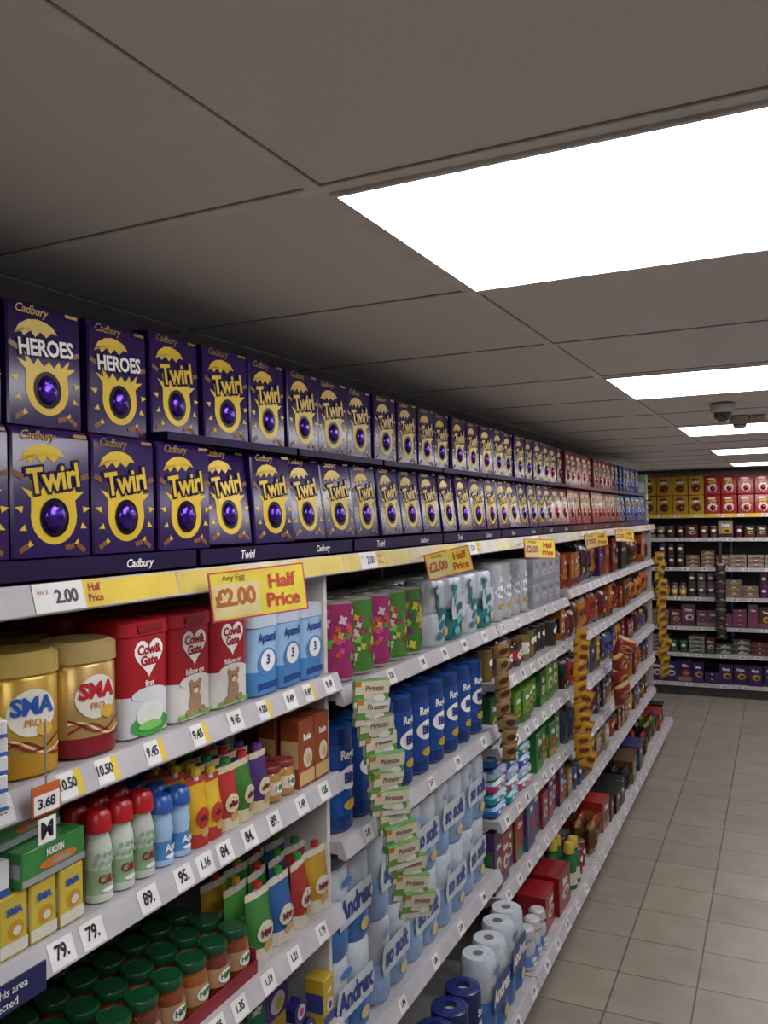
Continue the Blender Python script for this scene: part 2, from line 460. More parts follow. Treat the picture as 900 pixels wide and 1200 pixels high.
f = MB(); f.box(XL-.1, XR+.1, YF-.1, YB+.1, -.1, 0, 'floor_tiles'); build('floor', f)
wallm = c('cccac8', .7)
w = MB(); w.box(XL-.1, XL, YF-.1, YB+.1, 0, E+CE+.12, wallm); build('wall_left', w)
w = MB(); w.box(XR, XR+.1, YF-.1, YB+.1, 0, E+CE+.12, wallm); build('wall_right', w)
w = MB(); w.box(XL, XR, YB, YB+.1, 0, E+CE+.12, wallm); build('wall_back', w)
w = MB(); w.box(XL, XR, YF-.1, YF, 0, E+CE+.12, wallm); build('wall_front', w)
tilem = c('dad7d6', .8, 0, 'tile'); barm = c('dedbda', .6); shadem = c('8a8482', .8)
ce = MB()
ce.box(XL, XR, YF, YB, E+CE+.004, E+CE+.1, tilem)
build('ceiling', ce)
RC = Matrix.Rotation(-math.radians(1.3), 4, 'Z')      # the ceiling grid runs very slightly off the aisle line
tb0 = MB()
xs = [-1.30, -.589, .011, .611, 1.211, 1.7]
for x in xs:
    tb0.box(x-.0135, x+.0135, YF+.06, YB-.05, E+CE+.0025, E+CE+.006, shadem)  # thin shadow line along the bar edges, painted as a darker strip
    tb0.box(x-.011, x+.011, YF+.06, YB-.05, E+CE+.0005, E+CE+.006, barm)
y = 1.0-.6*5
while y < YB-.1:
    tb0.box(-1.36, 1.70, y-.0135, y+.0135, E+CE+.0022, E+CE+.006, shadem)
    tb0.box(-1.36, 1.70, y-.011, y+.011, E+CE+.0002, E+CE+.005, barm); y += .6
tb = MB(); tb.add(tb0, RC)
build('trim_ceiling_grid', tb)
lamp = c('ffffff', .5, 0, 'lamp')
for i in range(-1, 5):
    y0 = 1.0+1.8*i
    t = MB(); 
    a0, a1, b0, b1 = -.589+.012, .611-.012, y0+.014, y0+.6-.014
    z0, z1 = E+CE-.004, E+CE+.004
    fr = c('d8d6d2', .5)
    t.box(a0, a1, b0, b0+.008, z0, z1, fr); t.box(a0, a1, b1-.008, b1, z0, z1, fr)
    t.box(a0, a0+.008, b0+.008, b1-.008, z0, z1, fr); t.box(a1-.008, a1, b0+.008, b1-.008, z0, z1, fr)
    t.box(a0+.008, a1-.008, b0+.008, b1-.008, z0+.001, z1, lamp)
    g = MB(); g.add(t, RC)
    build('ceiling_light_panel', g)

cam_w = c('a9a49c', .45); dk = c('17181a', .08, 0, 'glass')
def lathe(t, cx, cy, P, n=6):
    t.loft([(z, 2*r, 2*r, r, m) for z, r, m in P], n=n, cx=cx, cy=cy)
t = MB(); cx, cy, zc = -.2, 3.75, E+CE
q = .78
lathe(t, cx, cy, [(zc-.095*q, .004, dk), (zc-.093*q, .018*q, dk), (zc-.085*q, .032*q, dk), (zc-.070*q, .043*q, dk), (zc-.050*q, .047*q, dk), (zc-.048*q, .056*q, cam_w), (zc-.03*q, .062*q, cam_w), (zc-.004, .064*q, cam_w), (zc-.0005, .06*q, cam_w)])
build('cctv_dome_camera', t)
t = MB(); cx, cy = -.155, 4.3
lathe(t, cx, cy, [(zc-.055, .012, cam_w), (zc-.05, .026, cam_w), (zc-.042, .03, c('5a5854')), (zc-.036, .03, cam_w), (zc-.03, .045, cam_w), (zc-.004, .048, cam_w), (zc-.0005, .048, cam_w)])
t.box(cx+.05, cx+.11, cy-.03, cy+.03, zc-.03, zc-.0005, cam_w)
build('smoke_detector', t)

# ------------------------------------------------------------------ shelving (left run)
SH = c('a8a5a5', .4); SHB_SHADE = c('5c5854', .5); RAIL = c('b4b1b6', .3)
sh = MB()
FX, BX = -.95, -1.44
bays = [(-.65, .55, [-.365, -.60, -.91, -1.18]), (.55, 1.77, [-.365, -.60, -.91, -1.18]), (1.77, 3.0, [-.405, -.77, -1.30]),
        (3.0, 4.17, [-.405, -.62, -.86, -1.13, -1.41]), (4.17, 5.22, [-.375, -.64, -.91, -1.17, -1.43]),
        (5.22, 6.26, [-.375, -.64, -.91, -1.17, -1.43]), (6.26, 7.3, [-.375, -.64, -.91, -1.17, -1.43])]
TOPZ = -.085; BASEZ = -1.67; BFX = -.82
YS, YE = bays[0][0], bays[-1][1]
def railprof(fx, z):
    return [(fx-.012, z+.004), (fx-.002, z+.004), (fx+.013, z-.036), (fx+.009, z-.04), (fx-.012, z-.036)]
for (a, bb, zs) in bays:
    for z in zs:
        sh.box(BX, FX-.012, a+.004, bb-.004, E+z-.028, E+z, SH)
        sh.extrude_y(railprof(FX, E+z), a+.004, bb-.004, RAIL)
    sh.box(BX, BFX-.012, a+.003, bb-.003, E+BASEZ-.03, E+BASEZ, SH)
    sh.extrude_y(railprof(BFX, E+BASEZ), a+.003, bb-.003, RAIL)
    sh.box(BX, FX-.012, a+.003, bb-.003, E+TOPZ-.025, E+TOPZ, SH)
    sh.box(BX-.02, BX, a, bb, 0.02, E+TOPZ, SHB_SHADE)  # back panel colour darkened to stand for the deep shade behind the stock
    sh.box(BX, BX+.03, a-.012, a+.012, .12, E+TOPZ-.026, SH)
    for z in zs+[TOPZ]:
        for yy in (a+.003, bb-.007):
            v = [(BX+.02, yy, E+z-.03), (FX-.04, yy, E+z-.03), (FX-.06, yy, E+z-.045), (BX+.02, yy, E+z-.10)]
            v += [(p[0], p[1]+.004, p[2]) for p in v]
            sh.raw(v, [(0,1,2,3), (7,6,5,4), (0,4,5,1), (1,5,6,2), (2,6,7,3), (3,7,4,0)], SH)
sh.box(BX, BFX-.05, YS, YE, .0, E+BASEZ-.03, c('8a8682', .5))
sh.box(BX, -.965, YE, YE+.02, .0, E+TOPZ, SH)
sh.box(BX, -.985, 1.762, 1.778, .16, E+TOPZ-.03, c('cfccc8', .45))
TR = [(FX-.012, E+TOPZ+.0), (FX-.004, E+TOPZ+.0), (FX+.008, E+TOPZ-.042), (FX+.004, E+TOPZ-.045), (FX-.012, E+TOPZ-.042)]
sh.extrude_y(TR, YS, YE, RAIL)

pl = sh
LW = c('dedddb', .35); LY = c('d8bc34', .4); LT = c('1c1a22', .5); CRM = c('c9be8a', .4)
def lmap(fx, z, y0, e=.0009):
    return lambda u, v: (fx-.002-(v-.004)*.375+e, y0+u, E+z+v)
def label(fx, z, y, s, wd=.046, yel=False, ts=None):
    a = lmap(fx, z, y)
    pl.rect(a, -wd/2, wd/2, -.033, .002, LW)
    if yel: pl.rect(lmap(fx, z, y, .0013), wd/2-.012, wd/2, -.033, .002, LY)
    ts = ts or (.026 if len(s) <= 3 else .02)
    pl.text(lmap(fx, z, y, .0018), -(.006 if yel else 0), -.014, ts, s, LT, bold=.03, sx=.85)
def labels(fx, z, y0, y1, strs, step, **k):
    y = y0; i = 0
    while y < y1:
        label(fx, z, y, strs[i % len(strs)], **k); y += step*random.uniform(.85, 1.15); i += 1
labels(FX, -.365, -.55, .72, ['9.45', '10.50'], .12, yel=True)
for y, s_, ye in ((.80, '3.15', 0), (.925, '10.50', 1), (1.0, '10.50', 1), (1.11, '9.45', 1), (1.23, '9.45', 1), (1.34, '9.45', 0), (1.44, '9.00', 1), (1.54, '9.49', 0), (1.62, '9.49', 1), (1.71, '9.49', 0)):
    label(FX, -.365, y, s_, yel=bool(ye))
for y, s_ in ((.5, '75.'), (.62, '75.'), (.905, '79.'), (.965, '79.'), (1.09, '89.'), (1.18, '95.'), (1.24, '1.16'), (1.30, '84.'), (1.38, '84.'), (1.47, '89.'), (1.58, '1.49'), (1.68, '1.05')):
    label(FX, -.60, y, s_)
for y, s_ in ((.6, '84.'), (.8, '84.'), (.98, '84.'), (1.1, '1.05'), (1.19, '83.'), (1.27, '1.35'), (1.34, '1.35'), (1.44, '1.19'), (1.54, '1.21'), (1.66, '1.79')):
    label(FX, -.91, y, s_)
for y, s_ in ((1.3, '1.79'), (1.42, '1.79'), (1.52, '2.49'), (1.62, '1.21'), (1.71, '1.79')):
    label(FX, -1.18, y, s_)
labels(FX, -.405, 1.86, 4.1, ['1.85', '3.25', '1.42', '2.85', '4.00'], .2)
labels(FX, -.77, 1.9, 2.95, ['2.47', '1.70'], .24)
labels(FX, -1.30, 1.86, 2.95, ['2.10', '1.84', '1.84'], .23)
for (a, bb, zs) in bays[3:]:
    for z in zs:
        if z == -.405: continue
        labels(FX, z, a+.08, bb-.04, ['1.00', '2.49', '89.', '1.19', '65.'], .14, wd=.055)
labels(BFX, BASEZ, 1.9, 7.2, ['2.00', '1.49', '1.00', '3.29'], .2, wd=.06)
def tmap(y0, e=.0009):
    return lambda u, v: (FX-.004-(v)*.27+e, y0+u, E+TOPZ+v)
y = YS+.02; i = 0
while y < YE-.05:
    L = (.19, .21, .17, .24)[i % 4]
    if not (.86 < y+L/2 < 1.02):
        pl.rect(tmap(y), 0, L-.004, -.04, -.002, (LY, c('c8b23e', .4), CRM, LY)[i % 4] if y < 2.6 else (CRM, c('b8b29c', .4), c('c4c0b4', .4))[i % 3])
    y += L; i += 1
for y in (.93, 1.95, 2.75, 3.6, 4.6, 5.6):
    pl.rect(tmap(y, .0016), -.065, .03, -.041, 0, LW); pl.rect(tmap(y, .0016), .03, .075, -.041, 0, LY)
    pl.text(tmap(y, .0024), -.005, -.021, .027, '2.00', c('3a3640'), bold=.03)
    pl.text(tmap(y, .0024), -.048, -.012, .009, 'Any 2', RED)
    pl.text(tmap(y, .0024), .052, -.012, .016, 'Half', RED, bold=.02); pl.text(tmap(y, .0024), .052, -.028, .016, 'Price', RED, bold=.02)
build('shelving_unit', sh)

def promo(y, s=1.0, rot=-.62, roll=.07):
    t = MB(); w_, h_ = .185*s, .088*s
    t.box(-.0012, .0012, -w_/2, w_/2, -h_/2, h_/2, c('b83a5e', .35))
    t.rect(flat(.0018), -w_/2+.003, w_/2-.003, -h_/2+.003, h_/2-.003, c('dcc84e', .2))
    t.rect(flat(.0022), -w_/2+.006, 0, -h_/2+.006, h_/2-.022*s, c('d4c890', .2))
    t.text(flat(.003), -w_*.25, -.004, .042*s, '£2.00', c('a8602a', .4), bold=.04, sx=.85)
    t.text(flat(.003), w_*.24, .016*s, .034*s, 'Half', c('b8402e'), bold=.03); t.text(flat(.003), w_*.24, -.018*s, .034*s, 'Price', c('b8402e'), bold=.03)
    t.text(flat(.003), -w_*.25, h_/2-.012*s, .014*s, 'Any Egg', c('5a4a20'))
    t.box(-.02, .001, -.012, .012, h_/2-.012, h_/2-.004, c('d8d8d8', .2))
    M = Matrix.Translation((-.86, y, E-.130)) @ Matrix.Rotation(rot, 4, 'Z') @ Matrix.Rotation(roll, 4, 'X') @ Matrix.Rotation(-.12, 4, 'Y')
    g = MB(); g.add(t, M)
    g.box(-.942, -.875, y-.006, y+.006, E-.112, E-.108, c('d8d8d8', .2))
    build('promotional_price_sign', g)
for y, r_, s_ in ((1.30, .07, 1.0), (2.28, .16, .85), (3.3, -.05, .85), (4.45, .12, .85), (5.35, -.05, .85)):
    promo(y, roll=r_, s=s_)

# ------------------------------------------------------------------ easter eggs on top
EB = {k: eggbox(k) for k in ('twirl', 'heroes', 'red', 'blue', 'mm', 'malt')}
def eggkind(y, row):
    if row == 1 and y < 1.17: return 'heroes'
    if y < 4.05: return 'twirl'
    if y < 4.7: return 'twirl' if row == 1 and int(y*7) % 2 else 'red'
    if y < 5.9: return 'red'
    return 'blue'
tray = grp('easter_egg_boxes')
y = .932-.152*10
while y < 7.04:
    tl = -random.uniform(.0, .02) if y < 1.3 else -random.uniform(.06, .15)
    put('easter_egg_boxes', EB[eggkind(y, 0)], -.974+random.uniform(-.006, .002), y, -.052, jit=.04, tilt=tl)
    put('easter_egg_boxes', EB['twirl'], -1.13, y+.02, -.06, jit=.03)
    y += .152
y = 1.10-.151*10
while y < 6.95:
    up_ = .0 if y < 1.17 else .012
    put('easter_egg_boxes', EB[eggkind(y, 1)], -.996+random.uniform(-.008, .004)-(0.01 if y < 1.17 else 0), y, .144+up_, jit=.05, s=.97, tilt=-random.uniform(.0, .015))
    put('easter_egg_boxes', EB['twirl'], -1.15, y+.02, .144, jit=.03, s=.95)
    y += .151
def mk_tray(xf, y0, y1, z, lip, col, texts):
    tray.box(-1.3, xf, y0, y1, E+z, E+z+.003, col)
    tray.box(xf-.003, xf, y0, y1, E+z, E+z+lip, col)
    for yy in (y0, y1-.003): tray.box(-1.3, xf, yy, yy+.003, E+z, E+z+lip, col)
    for i_, tt in enumerate(texts):
        u = (i_+.5)/len(texts)*(y1-y0)
        tray.text(lambda a, b_: (xf+.0008, y0+a, E+z+b_), u, lip*.5, lip*(.75 if tt == 'Twirl' else .6), tt, WHT, bold=.02, shear=.2)
yy = 1.10-.62*3+.15
while yy < 7.0:
    colt = PUR2 if yy < 4.0 else (c('4c0a14', .4) if yy < 5.8 else c('132a58', .4))
    y1_ = min(yy+.617, 7.2)
    if y1_-yy > .1: mk_tray(-.957, yy+.003, y1_, -.083, .032, colt, ['Twirl', 'Cadbury'] if yy < 4 else ['egg'])
    yy += .62
yy = 1.185
while yy < 6.8:
    colt = PUR2 if yy < 4.0 else (c('4c0a14', .4) if yy < 5.8 else c('132a58', .4))
    mk_tray(-.974, yy+.003, min(yy+.45, 7.05), .1425, .018, colt, [])
    yy += .453
pc = carton(.10, .21, .2, c('8fa890'), c('d6dbd4'), c('5f8a70'), 'Mint')
put('stacked_carton', pc, -.98, 7.25, .114, jit=0)
put('stacked_carton', carton(.10, .19, .2, c('6f9580'), c('d6dbd4'), c('5f9a74'), 'Mint'), -.98, 7.25, -.082, jit=0)

# ------------------------------------------------------------------ bay A
FXI = -.972
sma_g = tub(c('b8983e', .3, .4), c('c2a95c', .3, .35), c('b8881e', .34), 'SMA'); sma_r = tub(c('b8985a', .3, .4), c('b89f6a', .3, .3), c('7a1420', .35), 'SMA')
for y in (-.5, -.37, -.24, -.11, .02, .15, .28, .41, .53, .655, .78, .90):
    put('formula_milk_tubs', sma_g, FXI, y, -.365, rot=-.25); put('formula_milk_tubs', sma_g, FXI-.13, y, -.365)
put('formula_milk_tubs', sma_r, FXI+.002, 1.018, -.365, rot=-.2); put('formula_milk_tubs', sma_r, FXI-.14, 1.018, -.365)
c1, c2 = cow_tub(False), cow_tub(True)
for y, t in ((1.142, c1), (1.265, c2), (1.387, c2)):
    put('toddler_milk_tubs', t, FXI-.01, y, -.365); put('toddler_milk_tubs', t, FXI-.14, y, -.365)
ap = apt_tub()
for y in (1.497, 1.594, 1.692):
    put('infant_milk_tubs', ap, FXI, y, -.365); put('infant_milk_tubs', ap, FXI-.13, y, -.365)
nuro = carton(.125, .05, .07, c('37803f', .3), c('a9acb0', .25, .3), c('d0702a'), 'NUROFEN', WHT)
smac = carton(.048, .085, .05, c('c2ab40'), c('cecabc'), c('b8881e'), 'SMA', c('1e4fa8'))
for i in range(5):
    put('milk_cartons', smac, FXI, .74+i*.053, -.60); put('milk_cartons', smac, FXI-.06, .74+i*.053, -.60)
put('medicine_boxes', nuro, FXI+.004, .915, -.513, jit=.0, rot=.05)
put('medicine_boxes', nuro, FXI-.03, .90, -.462, jit=.0, rot=.1)
put('medicine_boxes', carton(.12, .05, .07, c('d8d8dc'), c('2a4f9a'), c('7a3a8a'), 'Calpol', c('2a3a8a')), FXI, .78, -.513)
bt = bottle(c('a8141c', .3), c('bfc6bc', .3), c('8cae86', .35), .142, .0235, .60, 'C&G', c('8a1420'), bumps=c('8ab088'))
for i, y in enumerate((1.03, 1.08, 1.13)):
    for k in range(4): put('red_capped_milk_bottles', bt, FXI-.05*k, y, -.60)
bt = bottle(c('24509a', .3), c('9ab8d6', .3), c('4a84bc', .35), .120, .0225, .64, 'Apt')
for y in (1.18, 1.228):
    for k in range(4): put('blue_capped_milk_bottles', bt, FXI-.049*k, y, -.60)
for i, (y, cc_, h_) in enumerate(((1.274, c('c89a20'), .125), (1.318, c('ccaa30'), .118))):
    p = pillow(.052, h_, .036, cc_, c('a83228'), 'ella', foot=True, spout=c('c8a82a'), seed=i)
    for k in range(3): put('yellow_fruit_pouches', p, FXI-.047*k, y, -.60, jit=.12)
for y, c_, s_ in ((1.368, 'a02e26', '2f7a35'), (1.424, '3a702c', 'c8202a'), (1.480, '442c66', '6a3a8e')):
    p = pillow(.060, .12, .038, c(c_, .3), c('c8bc9c'), 'ellas', foot=True, spout=c(s_))
    for k in range(3): put('baby_food_pouches', p, FXI-.045*k, y, -.60, jit=.1)
jr = jar(c('7c2a2e'), c('a87a3e', .15, 0, 'glass'), c('c8bca4'), .075, .027)
for y in (1.537, 1.59):
    for k in range(2): put('fruit_puree_jars', jr, FXI-.06*k, y, -.60)
p = pillow(.095, .15, .045, c('aab49c', .3, 0, 'film'), c('447c42'), 'Baby', foot=True, seed=2)
put('porridge_pouches', p, FXI-.13, 1.54, -.60, s=1.1); put('porridge_pouches', p, FXI-.19, 1.57, -.60, s=1.15)
ru = carton(.066, .15, .05, c('8c4222'), c('c4a470'), c('d0c6b0'), 'Rusks', WHT)
for y in (1.652, 1.722):
    put('rusk_boxes', ru, FXI, y, -.60); put('rusk_boxes', ru, FXI-.06, y, -.60)
gl = c('124628', .3)
foods = [c('7a3810', .12, 0, 'glass'), c('8a4a18', .12, 0, 'glass'), c('5e240e', .12, 0, 'glass')]
jars = [jar(gl, f_, c('a88460', .4)) for f_ in foods]
for r_ in range(4):
    for i in range(13):
        y = .60+i*.067
        if y < 1.43: put('baby_food_jars', jars[(i+r_) % 3], FXI-.068*r_, y, -.907)
tr = grp('baby_food_jars')
for z_ in (-.9095, -1.1795):
    for y0, y1 in ((.565, .83), (.835, 1.10), (1.103, 1.43)):
        if z_ < -1 and y0 > 1.1: continue
        col = c('84202c', .5)
        tr.box(-1.26, FXI+.006, y0, y1, E+z_, E+z_+.002, col); tr.box(FXI+.006, FXI+.009, y0, y1, E+z_, E+z_+.028, col)
        for yy in (y0, y1-.002): tr.box(-1.26, FXI+.006, yy, yy+.002, E+z_, E+z_+.05, col)
bt = bottle(c('d8d8d4', .3), c('3a120c', .1, 0, 'glass'), c('6a2418'), .18, .028, .55)
for i in range(5):
    for k in range(2): put('juice_bottles', bt, FXI-.29-.06*k, 1.12+i*.065, -.91)
cols = [('347030', 'b02a24'), ('24548a', '34903a'), ('982e26', '34903a'), ('a88224', 'b02a24'), ('448c38', 'c8902a')]
i = 0
for k in range(3):
    for y in (1.485, 1.567, 1.649, 1.728):
        a_, b_ = cols[i % 5]; i += 1
        p = pillow(.080, .14, .045, c(a_, .3), c('c4beac'), 'hipp', foot=True, spout=c(b_), seed=i)
        put('fruit_pouches', p, FXI-.055*k-.005, y, -.91, jit=.15)
for r_ in range(3):
    for i in range(7): put('baby_food_jars', jars[(i+r_+1) % 3], FXI-.068*r_, .66+i*.068, -1.177)
put('teething_boxes', carton(.1, .12, .06, c('1a6a5c'), c('d0ccc0'), c('b8344e'), 'Teeth'), FXI, 1.46, -1.18)
put('teething_boxes', carton(.07, .16, .06, c('267846'), c('c8ac3a'), c('c8c8c8'), 'baby'), FXI-.07, 1.54, -1.18)
put('teething_boxes', carton(.1, .17, .06, c('5a3a7a'), c('c8ac3a'), c('c8c8c8'), 'baby'), FXI-.09, 1.65, -1.18)
put('teething_boxes', carton(.1, .15, .06, c('a83a3a'), c('c8ac3a'), c('c8c8c8'), 'first'), FXI-.07, 1.33, -1.18)
put('teething_boxes', carton(.08, .12, .06, c('3a6aa0'), c('d8d8d0'), c('c8c8c8'), 'cup'), FXI, 1.22, -1.18)
put('teething_boxes', carton(.05, .11, .05, c('b89c2a'), c('3a3f8a'), c('c8c8c8'), 'soft'), FXI, 1.735, -1.18)
for y, z in ((1.58, -1.18), (1.65, -1.18), (1.615, -1.118)):
    t = MB(.03, .06, .06)
    pts = [(.03*math.cos(math.pi/3*q+.52), .03+.03*math.sin(math.pi/3*q+.52)) for q in range(6)]
    v = [(-.012, a_, b_) for a_, b_ in pts]+[(.012, a_, b_) for a_, b_ in pts]
    t.raw(v, [(5,4,3,2,1,0), (6,7,8,9,10,11)]+[(q, (q+1) % 6, 6+(q+1) % 6, 6+q) for q in range(6)], c('24225a', .2))
    t.ell(flat(.0126), 0, .03, .016, .016, c('b0b0c0')); t.ell(flat(.0135), 0, .03, .009, .009, c('a8345a'))
    put('soother_packs', t, FXI, y, z)

# ------------------------------------------------------------------ generic fill
WORDS = ['Choc', 'Crisp', 'Oats', 'Mix', 'Bite', 'Nuts', 'Gold', 'Snax', 'Tea', 'Bake']
def fill(g, kinds, pal, xf, y0, y1, z, maxh, deep=2, wr=(.08, .13), seed=1, back=False):
    R = random.Random(seed); y = y0+.01; tm = None
    while True:
        if tm is None or R.random() < .68:
            k = R.choice(kinds); a_ = R.choice(pal); b_ = R.choice(pal); e_ = R.choice(['c8bca0', 'b8922a', 'c8c6c0', 'a02830', '3a2014'])
            w_ = R.uniform(*wr); h_ = maxh*R.uniform(.6, .93); wd = R.choice(WORDS)
            if k == 'carton': tm = carton(w_, h_, .12, c(a_, .32), c(b_, .32), c(e_), wd)
            elif k == 'flat': tm = carton(w_*1.4, h_*.25, .15, c(a_, .32), c(b_, .32), c(e_), wd)
            elif k == 'bag': tm = pillow(w_*1.05, h_, .06, c(a_, .25), c(b_, .28), wd, seed=R.randint(0, 99))
            elif k == 'tin': tm = tin(min(.042, w_/2), min(h_, .12), c(a_, .3), c(b_, .3))
            elif k == 'jar': tm = jar(c(b_, .3), c(a_, .15, 0, 'glass'), c(e_), min(h_, .14), .036)
            elif k == 'bottle': tm = bottle(c(b_, .3), c(a_, .25), c(e_), h_, .034)
            kk = k
        w_ = tm.w
        if y+w_ > y1-.005: break
        lv = 1
        if kk == 'flat': lv = max(1, int(maxh*.9/tm.h*R.uniform(.6, 1)))
        elif kk in ('tin', 'jar') and tm.h*2 < maxh*.95: lv = 2
        set_ = R.uniform(0, .03)
        for dd in range(deep):
            for l in range(lv):
                if back: putb(g, tm, y+w_/2, xf+set_+dd*(tm.d+.01), z+l*(tm.h+.0005))
                else: put(g, tm, xf-set_-dd*(tm.d+.01), y+w_/2, z+l*(tm.h+.0005), jit=.03 if kk != 'bag' else .12)
        y += w_+R.uniform(.003, .014)

baby = ['a4342a', '3f7a30', '4a306e', 'c09a2a', '244e94', 'b8b4a8']
for z, mh in ((-.60, .2), (-.91, .25), (-1.18, .24)):
    fill('assorted_baby_goods', ['carton', 'bag', 'jar'], baby, FXI, -.64, .54, z, mh, seed=int(-z*100))
fill('assorted_baby_goods', ['carton', 'bag'], baby, BFX-.02, -.64, 1.75, BASEZ, .3, seed=3)

# ------------------------------------------------------------------ bay B
ft = c('a8a49c', .3)
fl = roll(c('447a2c', .3, 0, 'film'), ft, '', WHT, r=.054, h=.2, floral=[c('a82c60'), c('c8b03a'), c('c8c6c0'), c('9c2430'), c('7ab84a')])
fp = roll(c('962a62', .3, 0, 'film'), ft, '', WHT, r=.054, h=.2, floral=[c('4f9032'), c('c8b03a'), c('c85a2a'), c('d0b8c0'), c('c8508a'), c('5fa03a')])
fy = roll(c('3a702c', .3, 0, 'film'), ft, '', WHT, r=.054, h=.2, floral=[c('c8b03a'), c('c8802a'), c('90b03a'), c('6a2460')])
for i, t in enumerate((fp, fl, fp, fl, fy)):
    for k in range(2): put('floral_kitchen_roll', t, FXI-.115*k, 1.88+i*.111, -.405)
teal = c('247c84', .3)
vel = rollpack(WHT, c('b4bcc0', .3), 'Velvet', c('1f6f7c', .3), w=.15, h=.205, lab='plain', teal=teal)
vel2 = rollpack(WHT, c('2a7078', .3), 'quilt', c('1f6f7c', .3), w=.15, h=.205, lab='none', teal=c('5ab0b4'))
for i in range(4):
    for k in range(2): put('white_toilet_roll_pack', (vel, vel2)[i % 2], FXI-.13*k, 2.50+i*.158, -.405)
plain = roll(c('a8aab0', .2, 0, 'film'), c('b4b4b4', .3), 'Home', c('8a9ab0'), r=.056, h=.225)
for i in range(4):
    for k in range(2): put('plain_kitchen_roll', plain, FXI-.115*k, 3.15+i*.118, -.405)
tis = carton(.12, .105, .12, c('9c9ca4'), c('888c98'), c('b8b8c0'), 'Tissue', c('6a7080'))
for i in range(4):
    for l in range(2): put('tissue_boxes', tis, FXI, 3.67+i*.125, -.405+l*.106)
bl = roll(c('14448e', .25, 0, 'film'), c('205098', .25), 'Blitz', c('12307c'), r=.058, h=.262, accent=c('0f3472', .25))
for i in range(9):
    for k in range(2): put('blue_kitchen_roll', bl, FXI-.125*k, 1.86+i*.127, -.77)
soft = rollpack(WHT, c('8aa6cc', .25, 0, 'film'), 'so soft', c('1c3f84', .3), w=.225, h=.222, lab='none', tsz=.34)
andx = rollpack(WHT, c('3f70b0', .3, 0, 'film'), 'Andrex', c('16327a'), w=.225, h=.222, lab='none', tsz=.32)
for i in range(5):
    for l in range(2):
        for k in range(2):
            an = (i == 0 and l == 0) or (i == 0 and l == 1)
            put('puppy_toilet_roll_pack' if an else 'soft_toilet_roll_pack', andx if an else soft, FXI-.125*k-random.uniform(0, .012), 1.89+i*.236, -1.30+l*.2235, jit=.04)
fx2 = roll(c('8a3070', .3, 0, 'film'), ft, '', WHT, r=.055, h=.25, floral=[c('4f9032'), c('c8b03a'), c('c85a2a'), c('d0b8c0')])
for i in range(3): put('patterned_kitchen_roll', fx2, BFX-.02, 1.85+i*.115, BASEZ)
nav = roll(c('16245a', .25, 0, 'film'), c('222f66', .25), 'Plenty', c('12307c'), r=.055, h=.25)
for i in range(3): put('navy_kitchen_roll', nav, BFX-.02, 2.2+i*.115, BASEZ)
and2 = rollpack(WHT, c('3f70b0', .3, 0, 'film'), 'Andrex', c('16327a'), w=.22, h=.27, tsz=.3)
put('puppy_toilet_roll_pack', and2, BFX-.02, 2.64, BASEZ); put('puppy_toilet_roll_pack', and2, BFX-.03, 2.875, BASEZ)

# ------------------------------------------------------------------ bay C
fill('coffee_jars', ['jar', 'tin'], ['3a1a10', '2a2018', '5a2c14', '6a5c26'], FXI, 3.0, 4.16, -.62, .19, seed=11)
fill('green_tea_cartons', ['carton'], ['2f6a2c', '447a30', '24542a', '5a8a2c'], FXI, 3.0, 4.16, -.86, .2, seed=12)
def wipes(a_, b_):
    t = MB(.1, .17, .04)
    t.loft([(0, .08, .15, .02, a_), (.008, .1, .165, .02, a_), (.03, .1, .165, .02, b_), (.04, .08, .15, .02, b_)], n=3)
    t.ell(flat(.051), 0, .02, .05, .012, WHT); t.text(flat(.052), 0, .02, .022, 'Wipes', a_, bold=.03)
    t.loft([(.04, .05, .08, .01, WHT), (.045, .045, .075, .01, WHT)], n=2)
    return t
WP = [wipes(c('225aa0', .3), c('6a98c8', .3)), wipes(c('187c84', .3), c('4aa0b0', .3)), wipes(c('b02e62', .3), c('8ab0c0', .3)), wipes(c('a0b0bc', .3), c('2a60a8', .3))]
for i in range(3):
    for l in range(5): put('wet_wipe_packs', WP[(l+i) % 4], FXI+.0, 3.1+i*.175, -1.13+l*.0465, jit=.08)
fill('assorted_cartons', ['carton'], ['a83218', 'b07624', '267030'], FXI, 3.63, 4.16, -1.13, .24, seed=14)
fill('assorted_cartons', ['carton'], ['4a2258', '8a2e22', '5a3018', '2a547c', '2f6a30'], FXI, 3.0, 4.16, -1.41, .25, seed=15, wr=(.08, .13))
wb = bottle(c('b4b4b4', .3), c('b8bcc0', .3), c('5a8ac8', .3), .15, .035, .6, 'Milk')
for i in range(3): put('white_bottles', wb, BFX-.02, 3.06+i*.08, BASEZ)
fill('red_display_cartons', ['carton'], ['7c1016', '8a161c'], BFX-.02, 3.3, 3.75, BASEZ, .2, seed=16, wr=(.14, .2))
fill('assorted_bottles', ['bottle', 'carton', 'tin'], ['1f6a3a', '8a1a20', '3a3a3a', 'b8a03a', '2a4a8a'], BFX-.02, 3.75, 4.16, BASEZ, .22, seed=18)

